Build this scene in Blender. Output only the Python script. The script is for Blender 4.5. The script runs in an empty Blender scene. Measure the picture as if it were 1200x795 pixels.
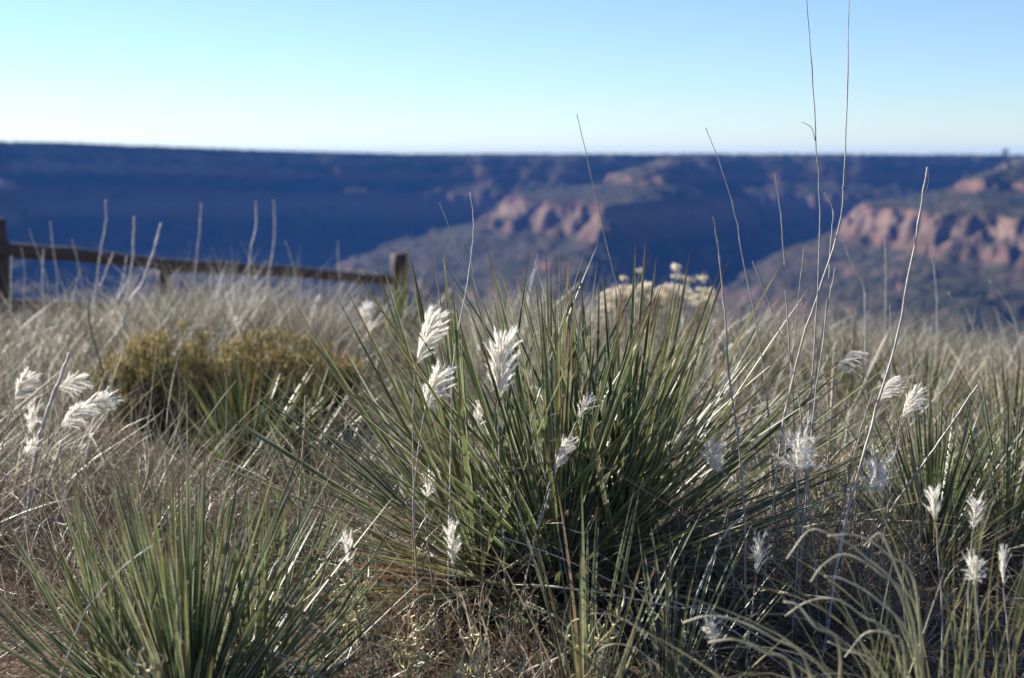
import bpy, math
import numpy as np
from mathutils import Vector, Matrix

RS = np.random.RandomState(7)
PI = math.pi
scene = bpy.context.scene
COL = scene.collection

# ------------------------------------------------------------------ camera
EYE = 0.9
F = 50.0 / 36.0 * 1200.0
PITCH = math.atan(214.5 / F)
cd = bpy.data.cameras.new('camera')
cam = bpy.data.objects.new('camera', cd)
COL.objects.link(cam)
cam.location = (0, 0, EYE)
cam.rotation_euler = (PI / 2 - PITCH, 0, 0)
cd.lens = 50
cd.sensor_width = 36
cd.clip_start = 0.05
cd.clip_end = 60000
cd.dof.use_dof = True
cd.dof.focus_distance = 2.66
cd.dof.aperture_fstop = 3.7
scene.camera = cam


def at(px, py, d):
    """point at forward distance d metres that the photograph shows at (px, py)"""
    u = (px - 600.0) / F
    v = (397.5 - py) / F
    fy = math.cos(PITCH) + v * math.sin(PITCH)
    fz = -math.sin(PITCH) + v * math.cos(PITCH)
    k = d / fy
    return np.array([u * k, d, EYE + fz * k])


# ------------------------------------------------------------------ noise
_T = RS.rand(256, 256).astype(np.float64)


def vnoise(x, y):
    x = np.asarray(x, float); y = np.asarray(y, float)
    xi = np.floor(x).astype(int); yi = np.floor(y).astype(int)
    fx = x - xi; fy = y - yi
    fx = fx * fx * (3 - 2 * fx); fy = fy * fy * (3 - 2 * fy)
    a = _T[xi & 255, yi & 255]; b = _T[(xi + 1) & 255, yi & 255]
    c = _T[xi & 255, (yi + 1) & 255]; d = _T[(xi + 1) & 255, (yi + 1) & 255]
    return (a * (1 - fx) + b * fx) * (1 - fy) + (c * (1 - fx) + d * fx) * fy - 0.5


def fbm(x, y, o=4):
    s = 0; a = 1.0
    for i in range(o):
        s = s + a * vnoise(x * 2 ** i + 17.3 * i, y * 2 ** i + 5.1 * i)
        a *= 0.5
    return s


def smooth(a, b, x):
    t = np.clip((x - a) / (b - a), 0, 1)
    return t * t * (3 - 2 * t)


# ------------------------------------------------------------------ terrain
def wp(px, py, d):
    p = at(px, py, d)
    return (p[0], p[1], p[2])


RIDGES = [
    # points, steepness of the flank to the left and to the right
    ([wp(800, 183, 1800), wp(786, 186, 1700), wp(770, 202, 1570), wp(745, 234, 1440), wp(710, 280, 1300), wp(665, 330, 1170), wp(610, 380, 1040)], 0.60, 1.25),
    ([wp(1200, 184, 1790), wp(1215, 188, 1500), wp(1300, 192, 1300), wp(1500, 200, 1100)], 1.2, 1.0),
    ([wp(1215, 186, 1480), wp(1195, 192, 1400), wp(1172, 204, 1330), wp(1150, 222, 1270), wp(1165, 246, 1180), wp(1200, 280, 1080), wp(1240, 322, 980)], 0.78, 0.45),
    ([wp(1420, 300, 1000), wp(1300, 322, 930), wp(1200, 336, 900), wp(1150, 350, 870), wp(1095, 376, 830), wp(1040, 410, 790)], 1.0, 0.8),
    ([wp(-200, 178, 1640), wp(-80, 200, 1520), wp(-20, 250, 1400)], 1.0, 1.0),
]
TERR_X = np.array([-600, -300, -170, -124, -116, -72, -60, -26, -22, -8, 0, 600.])
TERR_Z = np.array([-600, -300, -170, -130, -114, -78, -46, -30, -22, -10, 0, 600.])


def H(x, y):
    x = np.asarray(x, float); y = np.asarray(y, float)
    # near field: nearly level, falling away gently beyond six metres
    t = (y - 6.0) / 0.8
    sp = 0.8 * np.log1p(np.exp(np.clip(t, -30, 30)))
    sp = np.where(t > 30, y - 6.0, sp)
    near = -0.15 * np.minimum(sp, 9) - 0.9 * np.maximum(y - 16, 0)
    near = near - 0.055 * np.clip(x, 0, 8) * smooth(3, 6, y) + 0.05 * np.exp(-((x + 1.5) / 1.0) ** 2 - ((y - 6.0) / 1.2) ** 2)
    near = near + 0.05 * fbm(x * 0.8, y * 0.8, 3) * smooth(2.5, 5, np.abs(y) + 2)
    R = np.hypot(x, y)
    near = near + smooth(200, 900, R) * 3 * fbm(x / 300, y / 300, 3)
    # far rim of the canyon
    w = 42 * fbm(x / 230 + 3, 0 * x + 2.2, 3) + 16 * fbm(x / 60, 0 * x + 9.1, 3)
    rim = 1800 + w - 0.5 * np.clip(-x - 250, 0, 900)
    s = rim - y
    g = np.abs(fbm(x / 70 + 0.002 * y, y / 420 + 4, 4))
    s2 = s + 48 * (g - 0.15) * smooth(0, 120, s) + 10 * fbm(x / 22, y / 30, 3) * smooth(0, 40, s)
    far = -np.interp(s2, [0, 55, 250, 420, 1000], [0, 52, 192, 226, 240])
    zt = 0.4 + 14.5 * smooth(120, 640, -x) - 1.0 * smooth(200, 700, x)
    # spurs
    best = np.full(x.shape, -400.0)
    m = (R > 700) & (R < 2100)
    xs = x[m]; ys = y[m]
    gx = 22 * fbm(xs / 45, ys / 45, 4); gy = 22 * fbm(xs / 45 + 40, ys / 45 + 9, 4)
    xq = xs + gx; yq = ys + gy
    b = np.full(xs.shape, -400.0)
    for pts, kl, kr in RIDGES:
        for p, q in zip(pts[:-1], pts[1:]):
            dx, dy = q[0] - p[0], q[1] - p[1]
            tt = np.clip(((xq - p[0]) * dx + (yq - p[1]) * dy) / (dx * dx + dy * dy), 0, 1)
            dd = np.hypot(xq - p[0] - tt * dx, yq - p[1] - tt * dy)
            zz = p[2] + (q[2] - p[2]) * tt
            k = np.where(dx * (yq - p[1]) - dy * (xq - p[0]) < 0, kl, kr)
            b = np.maximum(b, zz - k * np.interp(dd, [0, 12, 90, 400], [0, 3, 48, 200]))
    b = b + 6 * fbm(xs / 18, ys / 18, 4)
    best[m] = b
    c = np.maximum(far, best)
    c = np.where(s2 > 0, np.minimum(c, 0), 0)
    c = np.interp(c, TERR_X, TERR_Z)
    c = c + 2.5 * fbm(x / 12, y / 12, 3) * smooth(0, 30, s2) + zt + 0.5 * fbm(x / 90, y / 90, 3) * smooth(500, 900, R)
    floor = -236 + 14 * fbm(x / 140, y / 140, 4)
    c = np.maximum(c, floor)
    nr = np.maximum(near, floor)
    return np.where(y > 600, c, nr)


def Hs(x, y):
    return float(H(np.array([x], float), np.array([y], float))[0])


# ------------------------------------------------------------------ materials
def new_mat(name):
    m = bpy.data.materials.new(name)
    m.use_nodes = True
    nt = m.node_tree
    nt.nodes.clear()
    out = nt.nodes.new('ShaderNodeOutputMaterial')
    return m, nt, out


def blade_mat(name, transl=0.3, rough=0.5, spec=0.4, var=0.25, gain=1.0, nscale=30.0):
    m, nt, out = new_mat(name)
    at_ = nt.nodes.new('ShaderNodeAttribute'); at_.attribute_name = 'Col'
    tc = nt.nodes.new('ShaderNodeTexCoord')
    nz = nt.nodes.new('ShaderNodeTexNoise'); nz.inputs['Scale'].default_value = nscale
    nz.inputs['Detail'].default_value = 2
    nt.links.new(tc.outputs['Object'], nz.inputs['Vector'])
    mr = nt.nodes.new('ShaderNodeMapRange')
    mr.inputs['From Min'].default_value = 0.3; mr.inputs['From Max'].default_value = 0.7
    mr.inputs['To Min'].default_value = (1 - var) * gain; mr.inputs['To Max'].default_value = (1 + var) * gain
    nt.links.new(nz.outputs['Fac'], mr.inputs['Value'])
    mul = nt.nodes.new('ShaderNodeVectorMath'); mul.operation = 'SCALE'
    nt.links.new(at_.outputs['Color'], mul.inputs[0]); nt.links.new(mr.outputs['Result'], mul.inputs['Scale'])
    p = nt.nodes.new('ShaderNodeBsdfPrincipled')
    p.inputs['Roughness'].default_value = rough
    p.inputs['Specular IOR Level'].default_value = spec
    nt.links.new(mul.outputs[0], p.inputs['Base Color'])
    if transl > 0:
        t = nt.nodes.new('ShaderNodeBsdfTranslucent')
        nt.links.new(mul.outputs[0], t.inputs['Color'])
        mx = nt.nodes.new('ShaderNodeMixShader'); mx.inputs[0].default_value = transl
        nt.links.new(p.outputs[0], mx.inputs[1]); nt.links.new(t.outputs[0], mx.inputs[2])
        nt.links.new(mx.outputs[0], out.inputs['Surface'])
    else:
        nt.links.new(p.outputs[0], out.inputs['Surface'])
    return m


M_YUCCA = blade_mat('yucca_leaf', 0.27, 0.42, 0.5, 0.32, gain=0.84)
M_GRASS = blade_mat('dry_grass', 0.30, 0.42, 0.5, 0.25, gain=0.80)
M_STALK = blade_mat('dead_stalk', 0.0, 0.5, 0.45, 0.3, nscale=60)
M_PLUME = blade_mat('seed_plume', 0.55, 0.5, 0.5, 0.04)
M_SHRUB = blade_mat('shrub_foliage', 0.25, 0.6, 0.2, 0.3)
M_FLOWER = blade_mat('dried_flower', 0.3, 0.7, 0.2, 0.15)
M_SCRUB = blade_mat('scrub_foliage', 0.0, 0.9, 0.05, 0.2, nscale=0.1)


def wood_mat():
    m, nt, out = new_mat('weathered_wood')
    tc = nt.nodes.new('ShaderNodeTexCoord')
    mp = nt.nodes.new('ShaderNodeMapping'); mp.inputs['Scale'].default_value = (30, 30, 4)
    nz = nt.nodes.new('ShaderNodeTexNoise'); nz.inputs['Scale'].default_value = 2; nz.inputs['Detail'].default_value = 6
    cr = nt.nodes.new('ShaderNodeValToRGB')
    cr.color_ramp.elements[0].position = 0.3; cr.color_ramp.elements[0].color = (0.028, 0.016, 0.014, 1)
    cr.color_ramp.elements[1].position = 0.75; cr.color_ramp.elements[1].color = (0.10, 0.062, 0.052, 1)
    p = nt.nodes.new('ShaderNodeBsdfPrincipled'); p.inputs['Roughness'].default_value = 0.8
    bp = nt.nodes.new('ShaderNodeBump'); bp.inputs['Strength'].default_value = 0.5; bp.inputs['Distance'].default_value = 0.01
    nt.links.new(tc.outputs['Object'], mp.inputs[0]); nt.links.new(mp.outputs[0], nz.inputs['Vector'])
    nt.links.new(nz.outputs['Fac'], cr.inputs[0]); nt.links.new(cr.outputs[0], p.inputs['Base Color'])
    nt.links.new(nz.outputs['Fac'], bp.inputs['Height']); nt.links.new(bp.outputs[0], p.inputs['Normal'])
    nt.links.new(p.outputs[0], out.inputs['Surface'])
    return m


M_WOOD = wood_mat()


def ground_mat():
    m, nt, out = new_mat('dry_ground')
    tc = nt.nodes.new('ShaderNodeTexCoord')
    n1 = nt.nodes.new('ShaderNodeTexNoise'); n1.inputs['Scale'].default_value = 3; n1.inputs['Detail'].default_value = 8
    n2 = nt.nodes.new('ShaderNodeTexNoise'); n2.inputs['Scale'].default_value = 70; n2.inputs['Detail'].default_value = 6
    cr = nt.nodes.new('ShaderNodeValToRGB')
    e = cr.color_ramp.elements
    e[0].position = 0.3; e[0].color = (0.05, 0.032, 0.022, 1)
    e[1].position = 0.7; e[1].color = (0.19, 0.145, 0.10, 1)
    n = e.new(0.5); n.color = (0.11, 0.07, 0.047, 1)
    ad = nt.nodes.new('ShaderNodeMath'); ad.operation = 'MULTIPLY_ADD'; ad.inputs[1].default_value = 0.55
    h = nt.nodes.new('ShaderNodeMath'); h.operation = 'MULTIPLY'; h.inputs[1].default_value = 0.45
    for q in (n1, n2): nt.links.new(tc.outputs['Object'], q.inputs['Vector'])
    nt.links.new(n1.outputs['Fac'], h.inputs[0]); nt.links.new(n2.outputs['Fac'], ad.inputs[0]); nt.links.new(h.outputs[0], ad.inputs[2])
    nt.links.new(ad.outputs[0], cr.inputs[0])
    p = nt.nodes.new('ShaderNodeBsdfPrincipled'); p.inputs['Roughness'].default_value = 0.95
    p.inputs['Specular IOR Level'].default_value = 0.1
    bp = nt.nodes.new('ShaderNodeBump'); bp.inputs['Strength'].default_value = 0.8; bp.inputs['Distance'].default_value = 0.02
    nt.links.new(cr.outputs[0], p.inputs['Base Color']); nt.links.new(n2.outputs['Fac'], bp.inputs['Height'])
    nt.links.new(bp.outputs[0], p.inputs['Normal']); nt.links.new(p.outputs[0], out.inputs['Surface'])
    return m


def canyon_mat():
    m, nt, out = new_mat('canyon_rock')
    N = nt.nodes; L = nt.links
    g = N.new('ShaderNodeNewGeometry')
    sep = N.new('ShaderNodeSeparateXYZ'); L.new(g.outputs['Position'], sep.inputs[0])
    nz = N.new('ShaderNodeTexNoise'); nz.inputs['Scale'].default_value = 0.02; nz.inputs['Detail'].default_value = 6
    L.new(g.outputs['Position'], nz.inputs['Vector'])
    zz = N.new('ShaderNodeMath'); zz.operation = 'MULTIPLY_ADD'; zz.inputs[1].default_value = 16
    L.new(nz.outputs['Fac'], zz.inputs[0]); L.new(sep.outputs['Z'], zz.inputs[2])
    mr = N.new('ShaderNodeMapRange'); mr.inputs['From Min'].default_value = -230; mr.inputs['From Max'].default_value = 12
    L.new(zz.outputs[0], mr.inputs['Value'])
    cr = N.new('ShaderNodeValToRGB'); e = cr.color_ramp.elements
    stops = [(0.0, (0.10, 0.052, 0.04)), (0.35, (0.12, 0.058, 0.043)), (0.5, (0.10, 0.062, 0.045)), (0.60, (0.13, 0.062, 0.045)),
             (0.68, (0.11, 0.065, 0.046)), (0.75, (0.16, 0.108, 0.078)), (0.81, (0.12, 0.058, 0.043)), (0.88, (0.15, 0.08, 0.055)), (0.96, (0.20, 0.15, 0.10)), (1.0, (0.13, 0.11, 0.07))]
    e[0].position = 0; e[0].color = stops[0][1] + (1,)
    e[1].position = 1; e[1].color = stops[-1][1] + (1,)
    for ps, c in stops[1:-1]:
        q = e.new(ps); q.color = c + (1,)
    L.new(mr.outputs[0], cr.inputs[0])
    # vegetation where the ground is not steep
    sn = N.new('ShaderNodeSeparateXYZ'); L.new(g.outputs['True Normal'], sn.inputs[0])
    n2 = N.new('ShaderNodeTexNoise'); n2.inputs['Scale'].default_value = 0.06; n2.inputs['Detail'].default_value = 5
    L.new(g.outputs['Position'], n2.inputs['Vector'])
    ad = N.new('ShaderNodeMath'); ad.operation = 'MULTIPLY_ADD'; ad.inputs[1].default_value = 1.3
    L.new(sn.outputs['Z'], ad.inputs[0]); L.new(n2.outputs['Fac'], ad.inputs[2])
    m2 = N.new('ShaderNodeMapRange'); m2.inputs['From Min'].default_value = 1.20; m2.inputs['From Max'].default_value = 1.60
    L.new(ad.outputs[0], m2.inputs['Value'])
    mx = N.new('ShaderNodeMix'); mx.data_type = 'RGBA'
    L.new(m2.outputs[0], mx.inputs[0]); L.new(cr.outputs[0], mx.inputs[6]); mx.inputs[7].default_value = (0.042, 0.038, 0.022, 1)
    p = N.new('ShaderNodeBsdfPrincipled'); p.inputs['Roughness'].default_value = 0.95; p.inputs['Specular IOR Level'].default_value = 0.05
    L.new(mx.outputs[2], p.inputs['Base Color'])
    L.new(p.outputs[0], out.inputs['Surface'])
    return m


M_GROUND = ground_mat()
M_CANYON = canyon_mat()


# ------------------------------------------------------------------ mesh building
class MB:
    def __init__(s):
        s.v = []; s.f = []; s.c = []; s.n = 0; s.tri = []

    def add(s, v, quads=None, c=None, tris=None):
        v = np.asarray(v, np.float32).reshape(-1, 3)
        c = np.broadcast_to(np.asarray(c, np.float32), v.shape)
        s.v.append(v); s.c.append(c)
        if quads is not None and len(quads): s.f.append(np.asarray(quads, np.int64) + s.n)
        if tris is not None and len(tris): s.tri.append(np.asarray(tris, np.int64) + s.n)
        s.n += len(v)

    def mesh(s, name, smooth_=True, origin=(0, 0, 0)):
        v = np.concatenate(s.v) - np.asarray(origin, np.float32)
        c = np.concatenate(s.c)
        q = np.concatenate(s.f) if s.f else np.zeros((0, 4), np.int64)
        t = np.concatenate(s.tri) if s.tri else np.zeros((0, 3), np.int64)
        me = bpy.data.meshes.new(name)
        me.vertices.add(len(v)); me.vertices.foreach_set('co', v.ravel())
        nl = len(q) * 4 + len(t) * 3
        me.loops.add(nl)
        me.loops.foreach_set('vertex_index', np.concatenate([q.ravel(), t.ravel()]).astype(np.int32))
        np_ = len(q) + len(t)
        me.polygons.add(np_)
        st = np.concatenate([np.arange(len(q)) * 4, len(q) * 4 + np.arange(len(t)) * 3]).astype(np.int32)
        me.polygons.foreach_set('loop_start', st)
        me.polygons.foreach_set('use_smooth', np.full(np_, smooth_))
        me.update(calc_edges=True)
        a = me.color_attributes.new('Col', 'FLOAT_COLOR', 'POINT')
        cc = np.ones((len(v), 4), np.float32); cc[:, :3] = c
        a.data.foreach_set('color', cc.ravel())
        return me


def link(name, me, mat=None, parent=None, loc=(0, 0, 0)):
    o = bpy.data.objects.new(name, me)
    COL.objects.link(o)
    if mat is not None and me is not None and len(me.materials) == 0: me.materials.append(mat)
    if parent is not None: o.parent = parent
    o.location = loc
    return o


def tag(o, label=None, cat=None, group=None, kind=None):
    if label: o['label'] = label
    if cat: o['category'] = cat
    if group: o['group'] = group
    if kind: o['kind'] = kind
    return o


def thing(name, label, cat, loc, group=None):
    o = bpy.data.objects.new(name, None)
    o.empty_display_size = 0.05
    COL.objects.link(o)
    o.location = [float(q) for q in loc]
    return tag(o, label, cat, group)


def build(mb, name, mat, parent, smooth_=True):
    """mesh given in world coordinates, linked under (or without) a parent Empty"""
    org = tuple(parent.location) if parent is not None else (0, 0, 0)
    return link(name, mb.mesh(name, smooth_, org), mat, parent)


def nrm(a):
    return a / np.maximum(np.linalg.norm(a, axis=-1, keepdims=True), 1e-9)


def ribbons(mb, root, d, bend, L, W, col, segs=5, prof=None, vee=0.0, ref=None, tipcol=None, tipfrac=0.0, margin=None, wig=0.0, rs=RS, basecol=None):
    """many tapering blades at once. root,d,bend,(ref): N x 3; L,W: N; col: N x 3"""
    n = len(root)
    root = np.asarray(root, float); d = nrm(np.asarray(d, float)); bend = np.asarray(bend, float)
    L = np.broadcast_to(np.asarray(L, float), (n,)); W = np.broadcast_to(np.asarray(W, float), (n,))
    t = np.linspace(0, 1, segs + 1)
    if prof is None: prof = lambda q: (1 - q ** 2.2) * 0.92 + 0.08
    T = t[None, :, None]
    P = root[:, None] + L[:, None, None] * (d[:, None] * T + bend[:, None] * T ** 2)
    if wig > 0:
        w1 = rs.normal(0, wig, (n, 1, 3)); w2 = rs.normal(0, wig, (n, 1, 3))
        P = P + L[:, None, None] * (w1 * np.sin(T * PI) * T + w2 * np.sin(T * 2 * PI) * T * 0.5)
    tan = nrm(np.gradient(P, axis=1))
    if ref is None: ref = nrm(rs.normal(0, 1, (n, 3)))
    side = nrm(np.cross(tan, np.broadcast_to(ref[:, None], tan.shape)))
    up = np.cross(side, tan)
    hw = (W[:, None] * prof(t)[None, :])[..., None] * 0.5
    if margin is None and vee == 0:
        us = [-1, 1]
    elif margin is None:
        us = [-1, 0, 1]
    else:
        us = [-1, -0.62, 0, 0.62, 1]
    k = len(us)
    V = np.stack([P + side * hw * u + up * hw * vee * abs(u) for u in us], axis=2)  # n, s, k, 3
    C = np.broadcast_to(np.asarray(col, float)[:, None, None, :], (n, segs + 1, k, 3)).copy()
    if basecol is not None:
        C = C * T[..., None] ** 0.6 + np.asarray(basecol)[:, None, None, :] * (1 - T[..., None] ** 0.6) if np.ndim(basecol) > 1 else C * np.minimum(T[..., None] * 3, 1) + np.asarray(basecol) * (1 - np.minimum(T[..., None] * 3, 1))
    if margin is not None:
        C[:, :, 0] = margin[:, None]; C[:, :, -1] = margin[:, None]
    if tipcol is not None:
        C[:, -1] = tipcol; C[:, -2] = C[:, -2] * 0.85 + np.asarray(tipcol) * 0.15
    base = (np.arange(n) * (segs + 1) * k)[:, None, None]
    s = (np.arange(segs) * k)[None, :, None]
    u = np.arange(k - 1)[None, None, :]
    i = base + s + u
    Q = np.stack([i, i + 1, i + 1 + k, i + k], -1).reshape(-1, 4)
    mb.add(V.reshape(-1, 3), Q, C.reshape(-1, 3))


def spline(pts, n):
    pts = np.asarray(pts, float)
    if len(pts) == 2:
        return pts[0] + (pts[1] - pts[0]) * np.linspace(0, 1, n)[:, None]
    P = np.vstack([2 * pts[0] - pts[1], pts, 2 * pts[-1] - pts[-2]])
    m = len(pts) - 1
    out = []
    for q in np.linspace(0, m - 1e-6, n):
        i = int(q); t = q - i
        a, b, c, d = P[i:i + 4]
        out.append(0.5 * (2 * b + (c - a) * t + (2 * a - 5 * b + 4 * c - d) * t * t + (3 * b - a - 3 * c + d) * t ** 3))
    return np.array(out)


def tube(mb, pts, r0, r1, col, n=14, sides=5, jit=0.0, col2=None, node=0, cap=True, rs=RS):
    P = spline(pts, n)
    if jit: P[1:-1] += rs.normal(0, jit, (n - 2, 3))
    tan = nrm(np.gradient(P, axis=0))
    ref = np.array([0.31, 0.2, 0.93]) if abs(tan[0, 2]) < 0.8 else np.array([0.95, 0.3, 0.1])
    s = nrm(np.cross(tan, ref)); u = np.cross(s, tan)
    t = np.linspace(0, 1, n)
    r = r0 + (r1 - r0) * t
    if node:
        r = r * (1 + 0.35 * (np.abs((t * node) % 1 - 0.5) > 0.45))
    a = np.linspace(0, 2 * PI, sides, endpoint=False)
    V = P[:, None] + r[:, None, None] * (s[:, None] * np.cos(a)[None, :, None] + u[:, None] * np.sin(a)[None, :, None])
    c = np.asarray(col, float)[None]
    C = np.repeat(c, n, 0) if col2 is None else c * (1 - t[:, None]) + np.asarray(col2)[None] * t[:, None]
    C = C * (1 + rs.uniform(-0.15, 0.15, (n, 1)))
    C = np.repeat(C[:, None], sides, 1)
    i = (np.arange(n - 1) * sides)[:, None] + np.arange(sides)[None]
    j = (np.arange(n - 1) * sides)[:, None] + (np.arange(sides)[None] + 1) % sides
    Q = np.stack([i, j, j + sides, i + sides], -1).reshape(-1, 4)
    mb.add(V.reshape(-1, 3), Q, C.reshape(-1, 3))
    if cap:
        for e, o in ((0, 1), (n - 1, 0)):
            ring = V[e]; cen = P[e][None]
            vv = np.vstack([ring, cen]); k = np.arange(sides)
            tr = np.stack([k, (k + 1) % sides, np.full(sides, sides)], -1)
            mb.add(vv, None, C[e][:1], tr)
    return P


def vary(cols, n, rs=RS, amp=0.15, wts=None):
    cols = np.array(cols, float)
    c = cols[rs.choice(len(cols), n, p=wts)]
    return np.clip(c * (1 + rs.uniform(-amp, amp, (n, 1))) * (1 + rs.uniform(-0.05, 0.05, (n, 3))), 0, 1)


#@@TERRAIN
# ------------------------------------------------------------------ ground and canyon meshes
def polar(theta, rad, matf, name, mat, mask=None):
    TH, RR = np.meshgrid(theta, rad)
    X = RR * np.sin(TH); Y = RR * np.cos(TH)
    Z = H(X, Y)
    if mask: pass
    n, m = X.shape
    V = np.stack([X, Y, Z], -1).reshape(-1, 3)
    i = (np.arange(n - 1) * m)[:, None] + np.arange(m - 1)[None]
    Q = np.stack([i, i + 1, i + 1 + m, i + m], -1).reshape(-1, 4)
    return V, Q, X, Y


dense = np.radians(np.linspace(-24, 24, 760))
coarse = np.radians(np.linspace(24, 336, 150))[1:]
theta = np.concatenate([dense, coarse])          # closes exactly at 336 = -24 degrees
near_r = np.concatenate([[0.02], np.geomspace(0.4, 45, 130)])
th_near = np.radians(np.linspace(-180, 180, 361))
V, Q, X, Y = polar(th_near, near_r, None, 'ground', None)
mb = MB(); mb.add(V, Q[:, ::-1], (0.2, 0.1, 0.1))
tag(link('ground', mb.mesh('ground'), M_GROUND), kind='structure')

far_r = np.concatenate([np.geomspace(44.8, 780, 50)[:-1], np.linspace(780, 1960, 300)[:-1], np.geomspace(1960, 5100, 24)])
V, Q, X, Y = polar(theta, far_r, None, 'canyon', None)
V[:, 2] -= 0.02 * (np.hypot(V[:, 0], V[:, 1]) < 46)
cx = V[Q].mean(1)
w_ = 42 * fbm(cx[:, 0] / 230 + 3, 0 * cx[:, 0] + 2.2, 3) + 16 * fbm(cx[:, 0] / 60, 0 * cx[:, 0] + 9.1, 3)
rim_ = 1800 + w_ - 0.5 * np.clip(-cx[:, 0] - 250, 0, 900)
plat = cx[:, 1] > rim_ + 4
for nm, sel in (('canyon', ~plat), ('plateau', plat)):
    q = Q[sel]
    used, inv = np.unique(q.ravel(), return_inverse=True)
    mb = MB(); mb.add(V[used], inv.reshape(-1, 4)[:, ::-1], (0.2, 0.1, 0.1))
    tag(link(nm, mb.mesh(nm), M_CANYON), kind='structure')

#@@SCRUB
# scrub: junipers and brush over the slopes and along the far rim
ico_v = []
ph = (1 + 5 ** 0.5) / 2
for a, b in ((1, ph), (-1, ph), (1, -ph), (-1, -ph)):
    ico_v += [(0, a, b), (a, b, 0), (b, 0, a)]
ico_v = nrm(np.array(ico_v))
dist = np.linalg.norm(ico_v[:, None] - ico_v[None], axis=-1)
ico_f = [(a, b, c) for a in range(12) for b in range(a + 1, 12) for c in range(b + 1, 12)
         if dist[a, b] < 1.1 and dist[b, c] < 1.1 and dist[a, c] < 1.1]
ico_f = np.array(ico_f)
for k, (a, b, c) in enumerate(ico_f):
    if np.dot(np.cross(ico_v[b] - ico_v[a], ico_v[c] - ico_v[a]), ico_v[a]) < 0: ico_f[k] = (a, c, b)


def blobs(mb, P, S, col, rs=RS):
    n = len(P)
    V = ico_v[None] * (1 + rs.uniform(-0.3, 0.3, (n, 12, 1)))
    V = V * S[:, None] + P[:, None]
    T_ = (np.arange(n) * 12)[:, None, None] + ico_f[None]
    mb.add(V.reshape(-1, 3), None, np.repeat(col, 12, 0), T_.reshape(-1, 3))


n = 15000
th = np.radians(RS.uniform(-23, 23, n)); rr = RS.uniform(850, 1950, n)
x = rr * np.sin(th); y = rr * np.cos(th)
keep = fbm(x / 60, y / 60, 3) > RS.uniform(-0.6, 0.35, n)
x = x[keep]; y = y[keep]
ne = 5000
xe = RS.uniform(-780, 780, ne)
we = 42 * fbm(xe / 230 + 3, 0 * xe + 2.2, 3) + 16 * fbm(xe / 60, 0 * xe + 9.1, 3)
ye = 1800 + we - 0.5 * np.clip(-xe - 250, 0, 900) + np.abs(RS.normal(0, 60, ne)) + 3
x = np.concatenate([x, xe]); y = np.concatenate([y, ye])
z = H(x, y)
S = RS.uniform(0.8, 1.7, (len(x), 1)) * np.array([[1, 1, 0.85]])
S[-ne:] *= RS.uniform(1.0, 2.2, (ne, 1))
P = np.stack([x, y, z + S[:, 2] * 0.5], -1)
mb = MB()
blobs(mb, P, S, vary([(0.045, 0.06, 0.025), (0.06, 0.065, 0.03), (0.035, 0.05, 0.022)], len(x)))
tag(link('scrub', mb.mesh('scrub', False), M_SCRUB), 'dark green juniper scrub dotting the canyon slopes and the far rim', 'scrub', kind='stuff')

# lone tree on the far rim
p = at(1178, 182, 1850)
tz = Hs(p[0], p[1])
root = thing('tree', 'lone small tree standing up on the far rim against the sky', 'tree', (p[0], p[1], tz))
mb = MB(); tube(mb, [(p[0], p[1], tz - 1), (p[0] + 0.5, p[1], tz + 4), (p[0], p[1], tz + 8)], 0.5, 0.15, (0.1, 0.07, 0.05), n=8)
for k in range(6):
    a = k * 1.05
    tube(mb, [(p[0], p[1], tz + 3.5 + 0.5 * k), (p[0] + 2.6 * math.cos(a), p[1] + 2.6 * math.sin(a), tz + 6.5 + 0.5 * k)], 0.2, 0.06, (0.1, 0.07, 0.05), n=4)
build(mb, 'trunk', M_STALK, root)
mb = MB()
n = 260
c = RS.normal(0, 1, (n, 3)) * np.array([2.6, 2.4, 2.2]) * 0.62 + np.array([p[0], p[1], tz + 7.6])
blobs(mb, c, RS.uniform(0.25, 0.7, (n, 1)) * np.ones((1, 3)), vary([(0.05, 0.06, 0.03), (0.04, 0.05, 0.025)], n))
build(mb, 'crown', M_SCRUB, root, False)

#@@YUCCA
# ------------------------------------------------------------------ yuccas
YG = [(0.075, 0.11, 0.032), (0.115, 0.15, 0.045), (0.05, 0.08, 0.03), (0.16, 0.19, 0.065), (0.14, 0.155, 0.045), (0.21, 0.22, 0.09)]


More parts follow.
